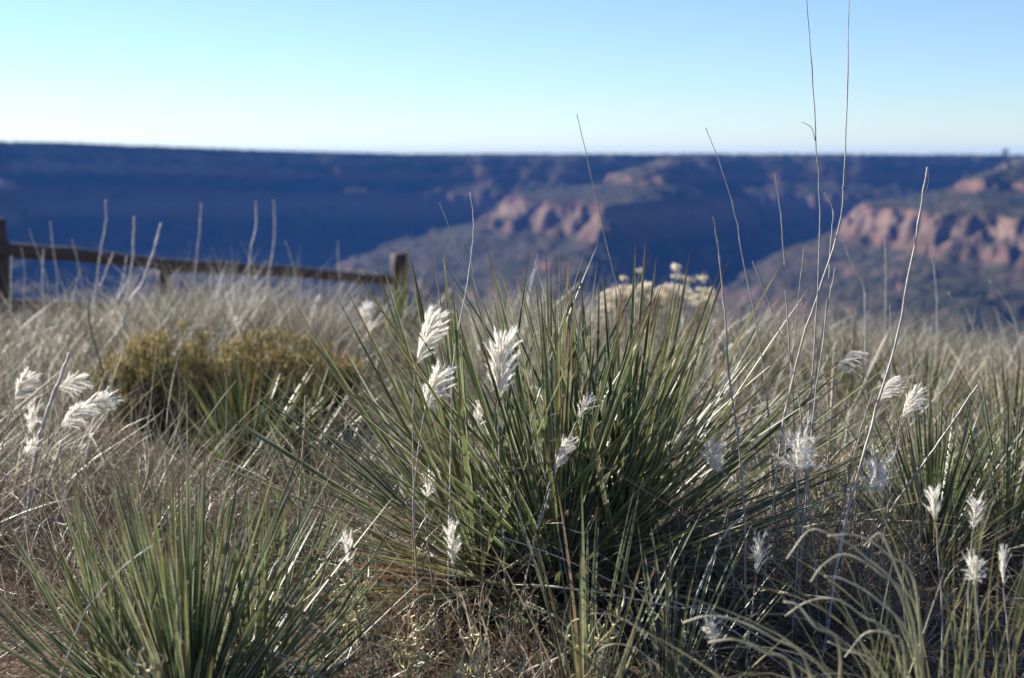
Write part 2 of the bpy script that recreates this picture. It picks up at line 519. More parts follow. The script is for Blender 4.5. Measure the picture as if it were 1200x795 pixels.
def yucca(label, rosettes, group=None, fine=True, name='yucca', seed=1, skirt=90, wid=0.0085, segs=9, deadc=None):
    """rosettes: list of (x, y, z lift, n leaves, length, max lean deg, lean dir x, lean dir y)"""
    rs = np.random.RandomState(seed)
    x0, y0 = rosettes[0][:2]
    root = thing(name, label, 'yucca', (x0, y0, Hs(x0, y0)), group)
    for (x, y, dz, n, L, lean, lx, ly) in rosettes:
        z = Hs(x, y)
        mb = MB()
        # directions spread over the dome, denser towards upright
        q = (np.arange(n) + 0.5) / n
        pol = np.radians(lean) * q ** 0.72 + rs.normal(0, 0.07, n)
        az = np.arange(n) * 2.39996 + rs.normal(0, 0.25, n)
        d = np.stack([np.sin(pol) * np.cos(az), np.sin(pol) * np.sin(az), np.cos(pol)], -1)
        d[:, 0] += lx; d[:, 1] += ly; d = nrm(d)
        out_ = np.stack([np.cos(az), np.sin(az), 0 * az], -1)
        r0 = rs.uniform(0.008, 0.035, n) * (0.4 + q)
        rt = np.array([x, y, z + dz]) + out_ * r0[:, None]
        rt[:, 2] += 0.06 * (1 - q) + rs.uniform(-0.01, 0.01, n)
        Ls = L * (0.72 + 0.28 * np.sin(PI * np.clip(0.25 + 0.6 * q, 0, 1))) * rs.uniform(0.78, 1.06, n)
        bend = out_ * rs.normal(0.02, 0.045, n)[:, None] + rs.normal(0, 0.022, (n, 3))
        bend[:, 2] -= 0.04 * q ** 2
        Ws = wid * rs.uniform(0.75, 1.15, n)
        col = vary(YG, n, rs, 0.22)
        yel = rs.rand(n) < 0.035
        col[yel] = vary([(0.3, 0.25, 0.12), (0.28, 0.16, 0.07)], int(yel.sum()), rs)
        mar = vary([(0.62, 0.60, 0.44), (0.72, 0.68, 0.52), (0.46, 0.45, 0.30)], n, rs)
        ref = nrm(np.array([0, 0, 1.0]) - out_ * 0.3 + rs.normal(0, 0.35, (n, 3)))
        # blade faces the axis: width runs tangentially
        prof = lambda t: np.interp(t, [0, 0.05, 0.3, 0.7, 0.92, 1], [1.5, 1.15, 1.0, 0.8, 0.34, 0.03])
        ribbons(mb, rt, d, bend, Ls, Ws, col, segs=segs, prof=prof, vee=0.55, ref=ref, tipcol=(0.16, 0.07, 0.03),
                margin=mar if fine else None, rs=rs, basecol=(0.22, 0.22, 0.13))
        if fine:   # loose curling white threads on the margins
            k = n // 2
            pick = rs.randint(0, n, k); tt = rs.uniform(0.25, 0.85, k)[:, None]
            pp = rt[pick] + Ls[pick][:, None] * (d[pick] * tt + bend[pick] * tt ** 2)
            ribbons(mb, pp, d[pick] + rs.normal(0, 0.5, (k, 3)), rs.normal(0, 0.9, (k, 3)), rs.uniform(0.02, 0.05, k), 0.0005,
                    vary([(0.6, 0.57, 0.48)], k, rs), segs=5, wig=0.3, rs=rs)
        build(mb, 'leaf_rosette', M_YUCCA, root)
    # skirt of dead leaves round the base
    if skirt:
        mb = MB()
        for (x, y, dz, n, L, lean, lx, ly) in rosettes:
            z = Hs(x, y)
            k = max(8, int(skirt * n / 220))
            az = rs.uniform(0, 2 * PI, k); pol = np.radians(rs.uniform(78, 112, k))
            d = np.stack([np.sin(pol) * np.cos(az), np.sin(pol) * np.sin(az), np.cos(pol) + 0.1], -1)
            rt = np.array([x, y, z + 0.05]) + d * 0.03
            b = rs.normal(0, 0.12, (k, 3)); b[:, 2] -= rs.uniform(0.0, 0.15, k)
            ribbons(mb, rt, d, b, L * rs.uniform(0.3, 0.7, k), wid * rs.uniform(0.5, 1, k),
                    vary(deadc or [(0.32, 0.25, 0.16), (0.24, 0.13, 0.07), (0.3, 0.28, 0.24), (0.2, 0.11, 0.06)], k, rs), segs=6, vee=0.3, rs=rs, wig=0.04)
        build(mb, 'dead_leaf_skirt', M_GRASS, root)
        for (x, y, dz, n, L, lean, lx, ly) in rosettes:
            z = Hs(x, y)
            mb = MB()
            tube(mb, [(x, y, z - 0.05), (x, y, z + 0.04), (x, y, z + 0.09 + dz)], 0.045, 0.02, (0.1, 0.07, 0.045), n=6, sides=8, rs=rs)
            build(mb, 'stem', M_STALK, root)
    return root


def gx(px, d):
    return (px - 600.0) / F * d


yucca('largest yucca in the middle with a broad fan of stiff grey green leaves',
      [(gx(655, 2.78), 2.78, 0.03, 200, 0.66, 74, 0.0, 0.0), (gx(560, 2.82), 2.82, 0.03, 125, 0.70, 84, -0.24, 0.0),
       (gx(735, 2.88), 2.88, 0.02, 110, 0.70, 76, 0.2, 0.0), (gx(690, 2.98), 2.98, 0.0, 70, 0.63, 42, 0.02, 0.0)], seed=3, skirt=150, wid=0.0116)
yucca('second yucca filling the lower left corner, its upright leaves cut by the frame',
      [(gx(205, 2.12), 2.12, -0.04, 190, 0.45, 56, 0.02, 0.0), (gx(120, 2.2), 2.2, -0.05, 60, 0.40, 56, -0.04, 0.0), (gx(290, 2.25), 2.25, -0.05, 50, 0.42, 55, 0.05, 0.0)], seed=4, skirt=60, wid=0.0086)
yucca('small blurred yucca just in front of the olive yellow shrub',
      [(gx(280, 3.9), 3.9, 0.0, 110, 0.36, 55, 0.0, 0.0), (gx(345, 4.0), 4.0, 0.0, 50, 0.3, 55, 0.05, 0.0)], seed=5, skirt=30, fine=False, segs=5, wid=0.011)
yucca('dark blurred yucca behind white seed heads at the foot of the right fence post',
      [(gx(462, 6.6), 6.6, 0.05, 110, 0.46, 66, 0.0, 0.0)], seed=16, skirt=20, fine=False, segs=5, wid=0.0105)
yucca('loose blurred yucca on the right with leaves leaning far out to the right',
      [(gx(1085, 4.3), 4.3, -0.02, 80, 0.38, 75, 0.16, 0.0)], seed=7, skirt=20, fine=False, segs=6, wid=0.011)
yucca('dense upright yellow green yucca at the right edge below the leaning one',
      [(gx(1105, 3.0), 3.0, 0.0, 150, 0.38, 60, 0.0, 0.0), (gx(1195, 3.1), 3.1, 0.0, 110, 0.37, 58, 0.0, 0.0)], seed=8, skirt=40)
yucca('small sparse blue green yucca at the bottom centre before the largest one',
      [(gx(690, 2.2), 2.2, -0.05, 26, 0.40, 30, 0.0, 0.0)], seed=9, skirt=0, wid=0.0062)
yucca('few leaved yucca leaning right at the bottom, left of the curling grass',
      [(gx(790, 2.25), 2.25, -0.05, 26, 0.36, 40, 0.16, 0.0)], seed=10, skirt=0, wid=0.0065)
yucca('small hidden yucca low behind the tall bare stalks right of the largest one',
      [(gx(985, 3.3), 3.3, -0.04, 60, 0.36, 66, 0.0, 0.0)], seed=11, skirt=16, wid=0.008)
yucca('low dark green blurred yucca just left of the loose leaning one',
      [(gx(1000, 4.7), 4.7, 0.0, 70, 0.36, 62, 0.0, 0.0)], seed=13, skirt=10, fine=False, segs=5, wid=0.011)
yucca('blurred yucca cut by the right edge, behind the dense upright one',
      [(gx(1195, 4.0), 4.0, 0.0, 80, 0.34, 66, 0.0, 0.0)], seed=14, skirt=10, fine=False, segs=5, wid=0.010)
yucca('pale blurred yucca tuft in the grass between the cream shrub and the leaning yucca',
      [(gx(890, 5.0), 5.0, 0.0, 60, 0.34, 60, 0.0, 0.0)], seed=12, skirt=10, fine=False, segs=5, wid=0.011)

#@@GRASS
# ------------------------------------------------------------------ grass
STRAW = [(0.62, 0.54, 0.39), (0.42, 0.36, 0.27), (0.33, 0.29, 0.23), (0.52, 0.47, 0.38), (0.22, 0.19, 0.14), (0.38, 0.31, 0.21)]
GREY = [(0.41, 0.375, 0.285), (0.27, 0.245, 0.18), (0.56, 0.52, 0.41), (0.15, 0.13, 0.095)]
OLIVE = [(0.12, 0.14, 0.06), (0.16, 0.17, 0.08), (0.20, 0.19, 0.10)]
RUST = [(0.20, 0.10, 0.06), (0.15, 0.07, 0.045), (0.24, 0.14, 0.08)]


def field(n_t, ymin, ymax, per, hmin, hmax, wmin, wmax, palettes, segs, seed, spread=0.07, lean=0.45, excl=None, name='grass', label='', cat='grass', xm=0.44, hfn=None):
    rs = np.random.RandomState(seed)
    # tussock centres, uniform over the wedge the photo looks at and a margin
    yy = np.sqrt(rs.uniform(ymin ** 2, ymax ** 2, n_t)); xx = rs.uniform(-1, 1, n_t) * (xm * yy + 0.5)
    if excl is not None:
        k = np.ones(n_t, bool)
        for ex, ey, er in excl: k &= np.hypot(xx - ex, yy - ey) > er
        xx = xx[k]; yy = yy[k]
    nt = len(xx)
    size = np.exp(rs.normal(0, 0.42, nt))
    th_ = np.repeat(np.arange(nt), per)
    n = len(th_)
    rad = np.abs(rs.normal(0, 1, n)) * spread * size[th_]
    az = rs.uniform(0, 2 * PI, n)
    x = xx[th_] + rad * np.cos(az); y = yy[th_] + rad * np.sin(az)
    root = np.stack([x, y, H(x, y) - 0.01], -1)
    pol = np.abs(rs.normal(0, lean, n)) + 0.08
    az2 = az + rs.normal(0, 0.7, n)
    d = np.stack([np.sin(pol) * np.cos(az2) + 0.10, np.sin(pol) * np.sin(az2), np.cos(pol)], -1)
    bend = np.stack([np.cos(az2), np.sin(az2), 0 * az2], -1) * rs.uniform(0.0, 0.45, n)[:, None]
    bend[:, 2] -= rs.uniform(0, 0.25, n)
    bend += rs.normal(0, 0.06, (n, 3))
    hs = rs.uniform(hmin, hmax, n) * np.clip(size[th_], 0.55, 1.45)
    if hfn is not None: hs = hs * hfn(x, y)
    kind = fbm(xx * 0.9 + 3, yy * 0.9, 3) + rs.normal(0, 0.16, nt)
    kk = np.digitize(kind, [-0.22, 0.12, 0.42])[th_]
    col = np.zeros((n, 3))
    for i, pal in enumerate(palettes):
        s = kk == i
        if s.any(): col[s] = vary(pal, int(s.sum()), rs, 0.2)
    col *= np.clip(np.exp(rs.normal(-0.12, 0.6, nt)), 0.25, 1.75)[th_][:, None]
    mb = MB()
    ribbons(mb, root, d, bend, hs, rs.uniform(wmin, wmax, n), col, segs=segs, wig=0.035, rs=rs)
    return tag(link(name, mb.mesh(name), M_GRASS), label, cat, kind='stuff')


excl_near = [(gx(880, 2.3), 2.3, 0.3), (gx(960, 2.35), 2.3, 0.28), (gx(655, 2.78), 2.80, 0.17), (gx(205, 2.12), 2.12, 0.14), (gx(1140, 3.0), 3.0, 0.14)]


def low_front(x, y):
    # keep the nearest grass short so that it does not block the view
    return np.clip(0.35 + 0.3 * (y - 1.5), 0.3, 1.0)


def hf_far(x, y):
    px = x / y
    return 1 - 0.35 * np.exp(-((px + 0.09) / 0.05) ** 2) - 0.13 * smooth(0.22, 0.30, -px) - 0.12 * smooth(0.15, 0.36, px)


field(175, 1.25, 3.4, 44, 0.16, 0.36, 0.0010, 0.0026, [GREY, STRAW, GREY, RUST], 7, 21, spread=0.05, lean=0.5, excl=excl_near,
      label='tangled thin grey and rusty dead grass round the foremost yuccas', hfn=low_front)
field(520, 3.1, 5.6, 50, 0.20, 0.38, 0.0016, 0.0034, [GREY, STRAW, GREY + OLIVE, RUST + GREY], 6, 22, spread=0.06, lean=0.42,
      excl=[(gx(195, 4.6), 4.5, 0.42), (gx(320, 4.7), 4.6, 0.42), (gx(195, 4.2), 4.1, 0.36), (gx(320, 4.3), 4.2, 0.36)],
      label='grey beige dead grass covering the middle ground behind the large yucca', hfn=hf_far)
field(2000, 5.4, 9.5, 32, 0.24, 0.42, 0.0026, 0.005, [GREY, STRAW, STRAW + OLIVE, GREY], 4, 23, spread=0.08, lean=0.38,
      label='blurred pale grass along the crest before the canyon', hfn=hf_far)
field(1500, 9.0, 18, 20, 0.25, 0.42, 0.004, 0.007, [GREY, STRAW, STRAW + OLIVE, GREY], 3, 24, spread=0.1, lean=0.38,
      label='grass on the slope falling away round the fence', xm=0.4)

# flattened litter on the ground
rs = np.random.RandomState(31)
n = 26000
y = np.sqrt(rs.uniform(1.2 ** 2, 4.2 ** 2, n)); x = rs.uniform(-1, 1, n) * (0.42 * y + 0.4)
root_ = np.stack([x, y, H(x, y) + rs.uniform(0.0, 0.10, n) ** 1.2], -1)
d = rs.normal(0, 1, (n, 3)); d[:, 2] = rs.normal(0.1, 0.35, n)
mb = MB()
ribbons(mb, root_, d, rs.normal(0, 0.5, (n, 3)) * np.array([1, 1, 0.35]), rs.uniform(0.04, 0.16, n), rs.uniform(0.0008, 0.0024, n),
        vary(STRAW + RUST + RUST + GREY, n, rs, 0.25) * 0.68, segs=5, wig=0.14, rs=rs)
tag(link('litter', mb.mesh('litter'), M_GRASS), 'curled straw and rust brown leaf litter lying on the soil under the plants', 'litter', kind='stuff')


#@@TUFTS
def tuft(label, px, d0, n, L, lean, lx, bendx, droop, cols, seed, wid=(0.002, 0.0035), name='grass_tuft', group=None, spread=0.03, wig=0.03, cat='grass tuft', py=None):
    rs = np.random.RandomState(seed)
    x0 = gx(px, d0); z0 = Hs(x0, d0)
    root = thing(name, label, cat, (x0, d0, z0), group)
    az = rs.uniform(0, 2 * PI, n); pol = np.abs(rs.normal(0, lean, n))
    rt = np.stack([x0 + rs.normal(0, spread, n), d0 + rs.normal(0, spread, n), np.full(n, z0 - 0.01)], -1)
    d = np.stack([np.sin(pol) * np.cos(az) + lx, np.sin(pol) * np.sin(az), np.cos(pol)], -1)
    b = np.stack([np.full(n, bendx) + rs.normal(0, 0.12, n), rs.normal(0, 0.12, n), -np.abs(rs.normal(droop, droop * 0.35, n))], -1)
    mb = MB()
    ribbons(mb, rt, d, b, L * rs.uniform(0.6, 1.1, n), rs.uniform(wid[0], wid[1], n), vary(cols, n, rs, 0.15), segs=12, vee=0.4, wig=wig, rs=rs)
    build(mb, 'blades', M_GRASS, root)
    return root


CURL = [(0.42, 0.38, 0.25), (0.34, 0.33, 0.19), (0.5, 0.45, 0.32), (0.27, 0.28, 0.13)]
tuft('foreground tuft of arching blades curling over to the left at the bottom right', 1085, 1.85, 34, 0.62, 0.16, -0.10, -0.34, 0.50, CURL, 41)
tuft('small tuft with one long blade arching left beside the bottom edge', 950, 1.8, 10, 0.48, 0.14, -0.20, -0.40, 0.45, CURL, 42)
tuft('tall yellowish upright grass tuft at the far right bottom corner', 1170, 1.9, 26, 0.58, 0.14, 0.0, 0.05, 0.06, [(0.26, 0.27, 0.11), (0.33, 0.31, 0.16), (0.2, 0.22, 0.1)], 43)
tuft('thin green upright tuft under the curling blades', 1040, 1.95, 24, 0.34, 0.2, 0.02, 0.05, 0.10, [(0.20, 0.22, 0.09), (0.28, 0.27, 0.13)], 44)
tuft('long pale blades fanning left at the bottom between the two near yuccas', 470, 2.1, 26, 0.42, 0.5, -0.5, -0.1, 0.25, [(0.30, 0.32, 0.18), (0.45, 0.40, 0.28), (0.2, 0.24, 0.12)], 45)
tuft('rust brown dead tuft at the foot of the forked white seed head stalks', 590, 2.35, 90, 0.26, 0.4, 0.0, 0.0, 0.2, RUST + STRAW, 46, spread=0.06, wig=0.08)
tuft('orange brown dead leaves sticking out of the left side of the largest yucca', 500, 2.5, 24, 0.36, 0.35, -0.55, 0.1, 0.1, [(0.34, 0.19, 0.07), (0.28, 0.13, 0.05), (0.36, 0.28, 0.13)], 47)
tuft('rusty low tuft behind the lower left yucca', 90, 2.75, 120, 0.24, 0.55, 0.0, 0.0, 0.2, RUST + GREY, 48, spread=0.07, wig=0.1)
tuft('fluffy cream curled tuft on the right slope below the canyon', 1165, 5.2, 420, 0.34, 0.35, 0.15, 0.35, 0.4, [(0.48, 0.42, 0.31), (0.42, 0.36, 0.25)], 49, spread=0.14, wig=0.08)
tuft('second fluffy cream tuft further left beside the leaning yucca', 1010, 5.6, 360, 0.34, 0.35, 0.1, 0.3, 0.35, [(0.44, 0.39, 0.29), (0.36, 0.32, 0.22)], 50, spread=0.11, wig=0.08)
tuft('pale blurred tuft rising in front of the fence above the shrub', 235, 5.9, 340, 0.54, 0.24, 0.1, 0.1, 0.15, [(0.36, 0.34, 0.29), (0.28, 0.27, 0.2)], 51, wid=(0.003, 0.005), spread=0.16)
tuft('pale grass tuft half hiding the right fence post', 452, 8.6, 220, 0.50, 0.3, 0.1, 0.1, 0.12, [(0.46, 0.42, 0.34), (0.30, 0.29, 0.2)], 57, wid=(0.003, 0.005), spread=0.16)
tuft('pale blurred tuft with slanting blades right of the hump by the fence rail', 350, 6.0, 200, 0.5, 0.25, 0.25, 0.1, 0.12, [(0.40, 0.37, 0.32), (0.30, 0.28, 0.23)], 52, wid=(0.003, 0.005), spread=0.12)
tuft('grey twiggy tuft behind the left group of white seed heads', 30, 4.4, 240, 0.42, 0.34, 0.05, 0.0, 0.15, GREY, 53, spread=0.14, wig=0.06)
tuft('dark twiggy tangle under the ragged seed head right of the largest yucca', 900, 2.75, 200, 0.34, 0.5, 0.1, 0.05, 0.15, [(0.14, 0.11, 0.095), (0.2, 0.165, 0.14), (0.3, 0.27, 0.23)], 54, wid=(0.0012, 0.0024), spread=0.12, wig=0.1)
tuft('grey twiggy tangle left of the upright right edge yucca', 1010, 2.7, 180, 0.36, 0.45, 0.0, 0.0, 0.12, [(0.16, 0.13, 0.115), (0.24, 0.21, 0.18), (0.34, 0.31, 0.27)], 55, wid=(0.0012, 0.0024), spread=0.1, wig=0.1)
tuft('grey tangle of thin stems low at the right of the largest yucca', 800, 2.7, 140, 0.3, 0.5, 0.1, 0.0, 0.15, [(0.2, 0.17, 0.15), (0.14, 0.11, 0.09), (0.32, 0.29, 0.25)], 56, wid=(0.0012, 0.0024), spread=0.1, wig=0.1)

# ------------------------------------------------------------------ curly dried herbs at the bottom
def curly(label, px, py, d0, seed, nst=5):
    rs = np.random.RandomState(seed)
    top = at(px, py, d0); x0 = top[0]; z0 = Hs(x0, d0)
    root = thing('dried_herb', label, 'dried herb', (x0, d0, z0), 'curly dried herbs')
    mb = MB()
    for k in range(nst):
        e = np.array([top[0] + rs.normal(0, 0.03), d0 + rs.normal(0, 0.02), top[2] + rs.uniform(-0.03, 0.04)])
        P_ = tube(mb, [(x0, d0, z0), (x0 + rs.normal(0, 0.01), d0, z0 + (e[2] - z0) * 0.5), e], 0.0017, 0.0012, (0.6, 0.5, 0.26), n=8, sides=4, rs=rs)
        for j in range(7):
            b = P_[rs.randint(3, 8)]
            a = rs.uniform(0, 2 * PI); l = rs.uniform(0.012, 0.028)
            u = np.array([math.cos(a), math.sin(a) * 0.7, rs.uniform(-0.2, 0.5)])
            tube(mb, [b, b + u * l, b + u * l * 1.3 + np.array([0, 0, l * 0.5]), b + u * l * 0.9 + np.array([0, 0, l * 0.9])], 0.0020, 0.0013, (0.60, 0.51, 0.29), n=8, sides=4, rs=rs)
    build(mb, 'stems', M_STALK, root)


def arcs(label, base_px, d0, lines, col, r=0.0022):
    b = at(base_px, 700, d0); x0 = b[0]; z0 = Hs(x0, d0)
    root = thing('grass_tuft', label, 'grass tuft', (x0, d0, z0))
    mb = MB()
    for i, ln in enumerate(lines):
        rs = np.random.RandomState(500 + i)
        dd = d0 + rs.uniform(-0.06, 0.06)
        W_ = [np.array([x0 + rs.normal(0, 0.015), d0 + rs.normal(0, 0.01), z0])] + [at(px, py, dd) for px, py in ln]
        tube(mb, W_, r, r * 0.5, col, n=22, sides=4, col2=(0.95, 0.88, 0.72), cap=False, rs=rs)
    build(mb, 'blades', M_GRASS, root)


arcs('pale arching blades curling over to the left above the dark bottom right corner', 1100, 1.9,
     [[(1062, 715), (1010, 650), (975, 628), (948, 622), (922, 655)], [(1075, 700), (1040, 650), (1005, 628), (970, 628)], [(1068, 720), (1030, 672), (992, 650), (965, 662), (950, 682)],
      [(1072, 760), (1030, 705), (990, 680), (966, 675)], [(1050, 760), (1010, 722), (978, 702), (945, 706), (920, 722)], [(1080, 740), (1060, 690), (1040, 640), (1030, 625), (1012, 640)],
      [(1035, 790), (990, 762), (970, 752)], [(1060, 770), (1045, 745), (1015, 742), (990, 770)]], (0.50, 0.50, 0.27))
arcs('three long pale blades arching low to the left near the bottom edge', 965, 1.85,
     [[(948, 785), (905, 748), (865, 728), (830, 722), (800, 730)], [(930, 790), (895, 765), (862, 750), (830, 753)], [(985, 770), (955, 735), (935, 710), (918, 705)]], (0.54, 0.52, 0.30), 0.0024)
arcs('two small arched blades curling right at the bottom centre', 655, 2.15,
     [[(664, 745), (680, 725), (705, 719), (735, 728), (762, 750)], [(690, 790), (700, 764), (722, 755), (748, 762), (770, 780)]], (0.54, 0.52, 0.30), 0.0019)
curly('yellowish dried herb with curled tips, the leftmost of the curly ones', 415, 690, 2.35, 61)
curly('yellowish dried herb with curled tips low beside the second yucca', 480, 735, 2.25, 62)
curly('curly dried herb with the widest curled branches at the bottom edge', 560, 780, 2.2, 63)
curly('small curly dried herb between two thin upright leaves right of the bottom centre', 700, 725, 2.2, 64)
curly('curled cream twig rising in the middle of the lower left yucca', 190, 770, 1.95, 65, 2)

# small green weed
rs = np.random.RandomState(66)
x0 = gx(328, 2.75); z0 = Hs(x0, 2.75)
w = thing('weed', 'small fresh green leafy weed between the two near yuccas', 'weed', (x0, 2.75, z0))
mb = MB()
for k in range(16):
    e = np.array([x0 + rs.normal(0, 0.045), 2.75 + rs.normal(0, 0.03), z0 + rs.uniform(0.1, 0.24)])
    tube(mb, [(x0 + rs.normal(0, 0.012), 2.75, z0), (x0 + (e[0] - x0) * 0.6, 2.75, (z0 + e[2]) / 2), e], 0.001, 0.0006, (0.1, 0.14, 0.04), n=6, sides=3, rs=rs)
    m_ = 26
    t = rs.uniform(0.3, 1, (m_, 1)); b = np.array([x0, 2.75, z0]) * (1 - t) + e * t
    ribbons(mb, b, rs.normal(0, 1, (m_, 3)) + np.array([0, 0, 0.4]), rs.normal(0, 0.3, (m_, 3)), rs.uniform(0.008, 0.018, m_), rs.uniform(0.003, 0.006, m_),
            vary([(0.10, 0.2, 0.035), (0.14, 0.24, 0.05), (0.16, 0.13, 0.05)], m_, rs), segs=3, prof=lambda q: np.sin(PI * np.clip(q * 0.9 + 0.1, 0, 1)) + 0.02, rs=rs)
build(mb, 'leaves', M_SHRUB, w)

#@@SHRUBS
# ------------------------------------------------------------------ shrubs
def shrub(label, px, d0, wpx, top_py, nst, seed, name='shrub', group=None):
    rs = np.random.RandomState(seed)
    x0 = gx(px, d0); z0 = Hs(x0, d0)
    hh = at(px, top_py, d0)[2] - z0
    rw = wpx / F * d0 * 0.5
    root = thing(name, label, 'shrub', (x0, d0, z0), group)
    st = MB(); fo = MB(); fl = MB()
    tips = []
    for k in range(nst):
        a = rs.uniform(0, 2 * PI); r = math.sqrt(rs.rand()) * rw
        q = r / rw
        e = np.array([x0 + r * math.cos(a), d0 + r * math.sin(a) * 0.8, z0 + hh * (1 - 0.45 * q * q + 0.22 * fbm(np.array([math.cos(a) * q * 2.3 + seed]), np.array([math.sin(a) * q * 2.3]), 2)[0]) * rs.uniform(0.6, 1.12)])
        b = np.array([x0 + 0.3 * r * math.cos(a), d0 + 0.25 * r * math.sin(a), z0])
        mid = b * 0.45 + e * 0.55 + np.array([(e[0] - x0) * 0.25, 0, 0.0]) + rs.normal(0, 0.01, 3)
        P_ = tube(st, [b, mid, e], 0.0028, 0.0012, (0.11, 0.085, 0.055), n=8, sides=3, cap=False, rs=rs)
        m_ = 24
        ii = rs.uniform(2.2, 7, m_); i0 = ii.astype(int).clip(0, 6); fr = (ii - i0)[:, None]
        pp = P_[i0] * (1 - fr) + P_[i0 + 1] * fr
        up = nrm(e - mid)
        dd = up + rs.normal(0, 0.45, (m_, 3))
        ribbons(fo, pp, dd, rs.normal(0, 0.15, (m_, 3)), rs.uniform(0.03, 0.065, m_), rs.uniform(0.0014, 0.0026, m_),
                vary([(0.13, 0.14, 0.05), (0.18, 0.175, 0.065), (0.09, 0.095, 0.04), (0.22, 0.17, 0.08)], m_, rs, 0.25), segs=3, rs=rs)
        tips.append(e)
        m_ = 22
        pp = e + rs.normal(0, 0.011, (m_, 3))
        ribbons(fl, pp, rs.normal(0, 0.5, (m_, 3)) + np.array([0, 0, 0.8]), rs.normal(0, 0.2, (m_, 3)), rs.uniform(0.012, 0.026, m_), rs.uniform(0.003, 0.005, m_),
                vary([(0.40, 0.30, 0.10), (0.29, 0.25, 0.09), (0.42, 0.27, 0.10), (0.19, 0.19, 0.07)], m_, rs, 0.2), segs=2, rs=rs)
    build(st, 'branches', M_STALK, root)
    build(fo, 'foliage', M_SHRUB, root)
    build(fl, 'flower_tips', M_SHRUB, root)
    return root


shrub('taller left bush of the yellow brown pair, upright olive twigs with faded flower tips', 190, 4.6, 165, 397, 170, 71)
shrub('wider right bush of the yellow brown pair, rounded over dark shade', 322, 4.75, 205, 400, 200, 72)


def cream_shrub():
    rs = np.random.RandomState(73)
    d0 = 6.4; x0 = gx(770, d0); z0 = Hs(x0, d0)
    root = thing('flower_shrub', 'rounded shrub crowded with cream dried flower heads behind the largest yucca', 'shrub', (x0, d0, z0))
    st = MB()
    heads = []
    named = [(793, 314, 8), (748, 317, 5), (824, 327, 8), (829, 345, 8), (808, 328, 7), (797, 325, 7), (731, 326, 5)]
    for px, py, r in named: heads.append((at(px, py, d0 + rs.uniform(-0.1, 0.1)), r * 0.0038))
    for k in range(150):
        px = rs.uniform(708, 838); q = (px - 773) / 65.0
        topy = 334 + 8 * q * q
        py = topy + abs(rs.normal(0, 16)) + rs.uniform(0, 6)
        heads.append((at(px, py, d0 + rs.uniform(-0.22, 0.3)), rs.uniform(0.023, 0.036)))
    heads = heads[:98]
    for c, r in heads:
        b = np.array([x0 + (c[0] - x0) * 0.25, d0 + (c[1] - d0) * 0.3, z0])
        tube(st, [b, (b + c) / 2 + np.array([(c[0] - x0) * 0.2, 0, 0]), c], 0.003, 0.0014, (0.25, 0.22, 0.18), n=7, sides=3, cap=False, rs=rs)
        m_ = 14
        t = rs.uniform(0.4, 1, (m_, 1)); p_ = b * (1 - t) + c * t + np.array([(c[0] - x0) * 0.2, 0, 0]) * 4 * t * (1 - t) * 0.5
        ribbons(st, p_, rs.normal(0, 0.5, (m_, 3)) + np.array([0, 0, 0.8]), rs.normal(0, 0.2, (m_, 3)), rs.uniform(0.03, 0.06, m_), 0.003, vary(GREY + OLIVE, m_, rs), segs=3, rs=rs)
    build(st, 'branches', M_SHRUB, root)
    for c, r in heads:
        fl = MB(); m_ = 130
        sub = rs.normal(0, 0.45, (9, 3)) * np.array([1, 1, 0.45]) * r
        dd = nrm(rs.normal(0, 1, (m_, 3)) + np.array([0, 0, 0.35]))
        ribbons(fl, c + sub[rs.randint(0, 9, m_)] + dd * r * 0.1, dd, rs.normal(0, 0.15, (m_, 3)), r * rs.uniform(0.25, 0.5, m_), r * 0.24,
                vary([(0.80, 0.74, 0.60), (0.86, 0.81, 0.69), (0.70, 0.62, 0.47)], m_, rs, 0.12), segs=2, rs=rs)
        build(fl, 'flower_head', M_FLOWER, root)


cream_shrub()

#@@STALKS
# ------------------------------------------------------------------ bare stalks
PALE = (0.40, 0.35, 0.30)
GREYS = (0.33, 0.30, 0.28)
DARK = (0.11, 0.085, 0.075)


def stalk(label, pts, d0, r0, r1, col=PALE, twigs=(), group='tall bare grass stalks', name='dead_stalk', dtop=0.0, seed=0):
    rs = np.random.RandomState(seed + 300)
    n = len(pts)
    W_ = [at(px, py, d0 + dtop * (1 - i / (n - 1))) for i, (px, py) in enumerate(pts)]
    a, b = W_[-2], W_[-1]
    z0 = Hs(b[0], d0)
    if b[2] > z0 + 0.02:
        u = (b - a) / max(1e-6, np.linalg.norm(b - a))
        k = (b[2] - z0) / max(0.35, -u[2])
        foot = np.array([b[0] + u[0] * k * 0.6, d0, z0 - 0.01])
        W_.append(foot)
    else:
        foot = W_[-1]
    W_ = W_[::-1]
    root = thing(name, label, 'stalk', (foot[0], foot[1], z0), group)
    mb = MB()
    P_ = tube(mb, W_, r0, r1, col, n=30, sides=5, jit=r0 * 0.25, node=6, rs=rs)
    build(mb, 'stem', M_STALK, root)
    for tw in twigs:
        tm = MB()
        tube(tm, [at(px, py, d0) for px, py in tw], r0 * 0.45, r1 * 0.7, col, n=8, sides=4, rs=rs)
        build(tm, 'twig', M_STALK, root)
    return root


